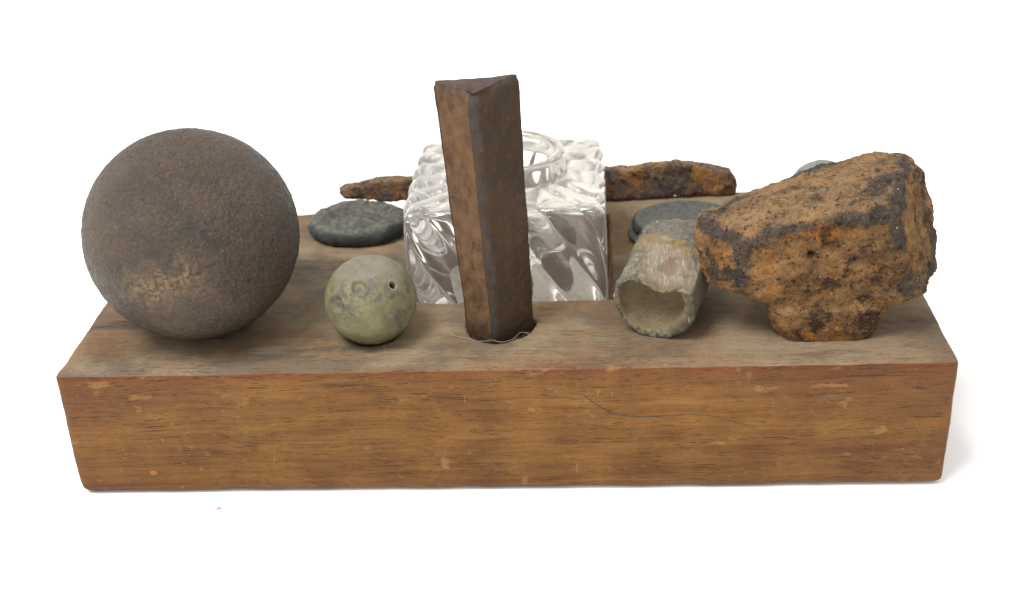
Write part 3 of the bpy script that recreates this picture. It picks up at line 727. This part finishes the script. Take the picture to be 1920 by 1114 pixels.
for s_, l in ((0.86, -0.05), (0.90, -0.2), (0.94, -0.2), (0.975, 0.0), (1.0, 0.45)): row(l, *section(0, s_), 0.0, 1.0)
for l in np.linspace(0.9, LEN-5.5, 90): row(l, *section(l, 1.0-0.02*l/LEN), 0.0, float(np.exp(-l/0.7)))
for t in np.linspace(0, 1, 26)[1:]: row(LEN-5.5+5.5*math.sin(t*1.57), *section(LEN-5.5, 0.985*max(math.cos(t*1.57), 0.0)**0.62+0.002), 0.0, 0.0)
V = np.concatenate(rows); F = grid_faces(len(rows), NB)
att = {k: np.concatenate(v) for k, v in at.items()}
nn = normals_of(V, F)
d = 0.75*fbm(V, 0.10, 3, 61)+0.18*fbm(V, 0.5, 4, 62)
d += att['skin']*(0.9*fbm(V, 0.35, 3, 63)+0.45) - att['earth']*0.30*np.clip(0.5+fbm(V, 0.4, 3, 64), 0, 1)
d += att['rim']*0.35*fbm(V, 0.35, 2, 65)
V = V+nn*d[:, None]
V[:, 2] = np.maximum(V[:, 2], H+0.02)
rd = ray(1257, 497); rd /= np.linalg.norm(rd); w0 = V-CAM*1000; tt = w0@rd; dist = np.linalg.norm(w0-tt[:, None]*rd, axis=1)
cand = np.where(dist < 0.8)[0]; p = V[cand[np.argmin(tt[cand])]]
att['spot'] = sstep(1.9, 1.5, np.hypot((V-p)@sx, 0.8*((V-p)@ax)))*(att['inside'] < 0.5)
for k in ('flat', 'skin', 'earth', 'side', 'rim'): att[k] = np.clip(att[k], 0, 1)
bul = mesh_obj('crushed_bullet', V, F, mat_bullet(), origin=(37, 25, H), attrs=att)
tag(bul, 'hollow crushed lead bullet with dented mouth, lying against the rusty fragment', 'bullet')

# ------------------------------------------------------------------ lead discs
def disc(name, c, rx, ry, prof, mat, label, tilt=(0, 0), teeth=0, amp=0.3, seed=70, yaw=0.0, nu=300):
    th = np.arange(nu)/nu*2*math.pi; rows = []
    for r_, z_, tw in prof:
        rr = r_*(1+0.015*np.sin(2*th+1)+0.012*np.sin(5*th)) - (tw*0.035*np.clip(np.sin(teeth*th), 0, 1)**0.6 if teeth else 0)
        rows.append(np.stack([rx*rr*np.cos(th), ry*rr*np.sin(th), np.full(nu, z_)], -1))
    V = np.concatenate(rows+[np.array([[0, 0, prof[-1][1]]])]); F = grid_faces(len(prof), nu); li = len(V)-1
    F += [(li-nu+i, li-nu+(i+1) % nu, li) for i in range(nu)] + [list(range(nu))[::-1]]
    nn = normals_of(V, F); d = amp*fbm(V, 0.11, 3, seed)+0.16*fbm(V, 0.6, 3, seed+1); V = V+nn*d[:, None]
    V[:, 2] += tilt[0]*V[:, 0]+tilt[1]*V[:, 1]
    ca, sa = math.cos(yaw), math.sin(yaw)
    V[:, :2] = np.stack([V[:, 0]*ca-V[:, 1]*sa, V[:, 0]*sa+V[:, 1]*ca], -1)
    V = V+np.array(c); V[:, 2] = np.maximum(V[:, 2], H+0.02)
    o = mesh_obj(name, V, F, mat, origin=(c[0], c[1], H))
    return o
pr = [(0.66, 0.0, 0), (0.80, 0.5, 0)] + [(0.83+0.17*math.sin(t), 2.7-2.3*math.cos(t), 0) for t in np.linspace(0.3, 2.7, 18)] + [(0.84, 5.0, 0), (0.78, 5.0, 0), (0.70, 4.5, 0), (0.62, 3.9, 0)] + [(q, 3.7+0.5*math.cos(q*5), 0) for q in np.linspace(0.54, 0.05, 16)]
o = disc('lead_disc', (-40.0, 70.6, H), 13.0, 10.6, pr, mat_disc('grey_lead', 0.0, (0.036, 0.039, 0.037), (0.130, 0.122, 0.090)), '', tilt=(-0.01, 0.03), amp=1.3)
tag(o, 'dark grey lumpy oval lead disc with rolled rim, plain edged, beside the inkwell', 'lead disc')
pr = [(0.80, 0.0, 0)] + [(0.95+0.05*math.sin(t), 0.9-0.9*math.cos(t), 0) for t in np.linspace(0.2, 2.6, 8)] + [(0.90, 1.9, 0.6), (0.90, 2.4, 1)] + [(0.915+0.02*math.sin(t*math.pi), 2.6+1.9*t, 1) for t in np.linspace(0, 1, 8)] + [(0.90, 4.9, 0.7), (0.86, 5.2, 0.3), (0.80, 5.25, 0), (0.74, 5.0, 0), (0.70, 4.75, 0)] + [(q, 4.7+0.15*math.cos(q*9), 0) for q in np.linspace(0.64, 0.05, 12)]
o = disc('reeded_disc', (44.2, 64.0, H), 14.2, 12.2, pr, mat_disc('slate_lead', 4.0, (0.036, 0.039, 0.036), (0.090, 0.088, 0.070)), '', teeth=44, amp=0.18, seed=80)
tag(o, 'slate grey disc with notched reeded edge, behind the crushed bullet', 'disc')

# ------------------------------------------------------------------ long iron strip lying along the back
tp = [(634, 354), (660, 347), (690, 343), (704, 337), (735, 334), (765, 333), (860, 330), (960, 326), (1060, 320), (1140, 315), (1192, 315), (1208, 309), (1240, 308), (1262, 304), (1292, 306), (1320, 311), (1350, 316), (1370, 321), (1381, 334)]
bt = [(634, 365), (650, 373), (690, 378), (730, 380), (770, 380), (860, 379), (960, 378), (1060, 374), (1140, 364), (1200, 361), (1240, 359), (1290, 360), (1340, 361), (1383, 361)]
YF = 87.3
yf = lambda x: YF+0.05*(x-45)
def on_strip(x, y, o):
    p = on_y(x, y, 86.0)
    return on_y(x, y, yf(p[0])+o)
T = np.array([on_strip(x, y, 2.0) for x, y in tp]); B = np.array([on_strip(x, y, 0.0) for x, y in bt])
nl = 330; xs = np.linspace(max(T[0, 0], B[0, 0]), min(T[-1, 0], B[-1, 0]), nl)
zt = np.interp(xs, T[:, 0], T[:, 2]); zb = np.interp(xs, B[:, 0], B[:, 2]); rt = sstep(-22, 5, xs); zb = (1-rt)*zb+rt*(H+0.15+0.7*np.clip(np.sin(xs*0.16+0.6), 0, 1)*sstep(57, 50, xs)); zb = np.maximum(zb, H+0.1)
rows = []; nu = 64
for k, x in enumerate(xs):
    e = min(k, nl-1-k)/5.0; e = math.sqrt(max(1-(1-min(e, 1))**2, 0.0))*0.35+0.65 if e < 1 else 1.0
    zc, hz = (zt[k]+zb[k])/2, (zt[k]-zb[k])/2*e; th = np.arange(nu)/nu*2*math.pi
    cc, ss = np.cos(th), np.sin(th); sq = 1/np.power(np.abs(cc)**5+np.abs(ss)**5, 0.2)
    rows.append(np.stack([np.full(nu, x), yf(x)+2.2+2.1*e*cc*sq + 0.5*ss, zc+hz*ss*sq], -1))
V = np.concatenate(rows); F = grid_faces(nl, nu)+[list(range(nu))[::-1], list(range((nl-1)*nu, nl*nu))]
F = [f[::-1] for f in F]
nn = normals_of(V, F); d = 0.75*fbm(V, 0.13, 3, 91)+0.45*fbm(V, 0.4, 4, 92, 0.6); V = V+nn*d[:, None]
V[:, 2] = np.maximum(V[:, 2], H+0.15)
ridge = np.clip(0.35+1.5*fbm(V, 0.12, 3, 95), 0, 0.9)
o = mesh_obj('iron_strip', V, F, mat_rust('flaky_rust', 7.0, (0.165, 0.104, 0.066), (0.050, 0.034, 0.028), (0.36, 0.155, 0.028), 0.7, (0.055, 0.050, 0.050)), origin=(6, YF, H), attrs={'ridge': ridge, 'front': np.ones(len(V))*0.9, 'void': np.zeros(len(V))})
tag(o, 'long flaky rusted iron strip lying along the back of the block behind the inkwell', 'iron strip')

# ------------------------------------------------------------------ small loose things
pts = [on_z(x, y, H+0.25) for x, y in ((843, 622), (852, 629), (868, 633), (880, 635), (893, 640), (912, 639))]
pts += [on_z(925, 638, H+0.5), on_z(935, 641, H+0.4), on_z(950, 640, H+0.4), on_z(964, 634, H+0.4), on_z(975, 624, H+0.6), on_z(987, 624, H+0.3), on_z(995, 629, H+0.2)]
pts = catmull(pts, 6); pts[:, 2] = np.maximum(pts[:, 2], H+0.15)
tag(tube('loose_fibre', pts, 0.038, mat_plain('pale_fibre', (0.36, 0.33, 0.24))), 'fine pale fibre curled round the foot of the upright bar', 'fibre')
pts = [on_y(x, y, -0.25) for x, y in ((1093, 741), (1112, 754), (1135, 769), (1160, 778), (1200, 781), (1250, 780), (1300, 777), (1345, 782), (1390, 795), (1432, 809))]
tag(tube('dark_hair', catmull(pts, 8), 0.06, mat_plain('dark_hair', (0.06, 0.045, 0.038))), 'thin dark hair clinging to the front of the wooden block', 'hair')
V, F = ico(2); V = V*np.array([0.6, 0.4, 0.25]); V += 0.3*fbm(V, 1.3, 2, 3)[:, None]*V
c0 = on_z(410, 953, 0.25)
tag(mesh_obj('crumb', V+c0, F, mat_plain('red_crumb', (0.62, 0.30, 0.22)), origin=c0-np.array([0, 0, 0.25])), 'tiny reddish crumb on the white paper before the block', 'crumb')
# grains of dust and grit lying on the block
rng = np.random.default_rng(7); Vg, Fg = [], []
topv = Vb[(nb[:, 2] > 0.97) & (Vb[:, 2] > H-1.2)]
Vi, Fi = ico(1)
pick = topv[rng.integers(0, len(topv), 700)]
for p in pick:
    s = (0.035+0.09*rng.random()**2.5)*(2.2 if rng.random() < 0.02 else 1)
    k = sum(len(v) for v in Vg) if False else len(Vg)*len(Vi)
    Vg.append(p+np.array([0, 0, s*0.3])+Vi*np.array([1, rng.uniform(0.6, 1), 0.6])*s); Fg += [[i+k for i in f] for f in Fi]
tag(mesh_obj('dust_grains', np.concatenate(Vg), Fg, mat_plain('dust', (0.48, 0.42, 0.33))), 'pale grains of grit scattered over the dusty wooden top', 'dust', kind='stuff')
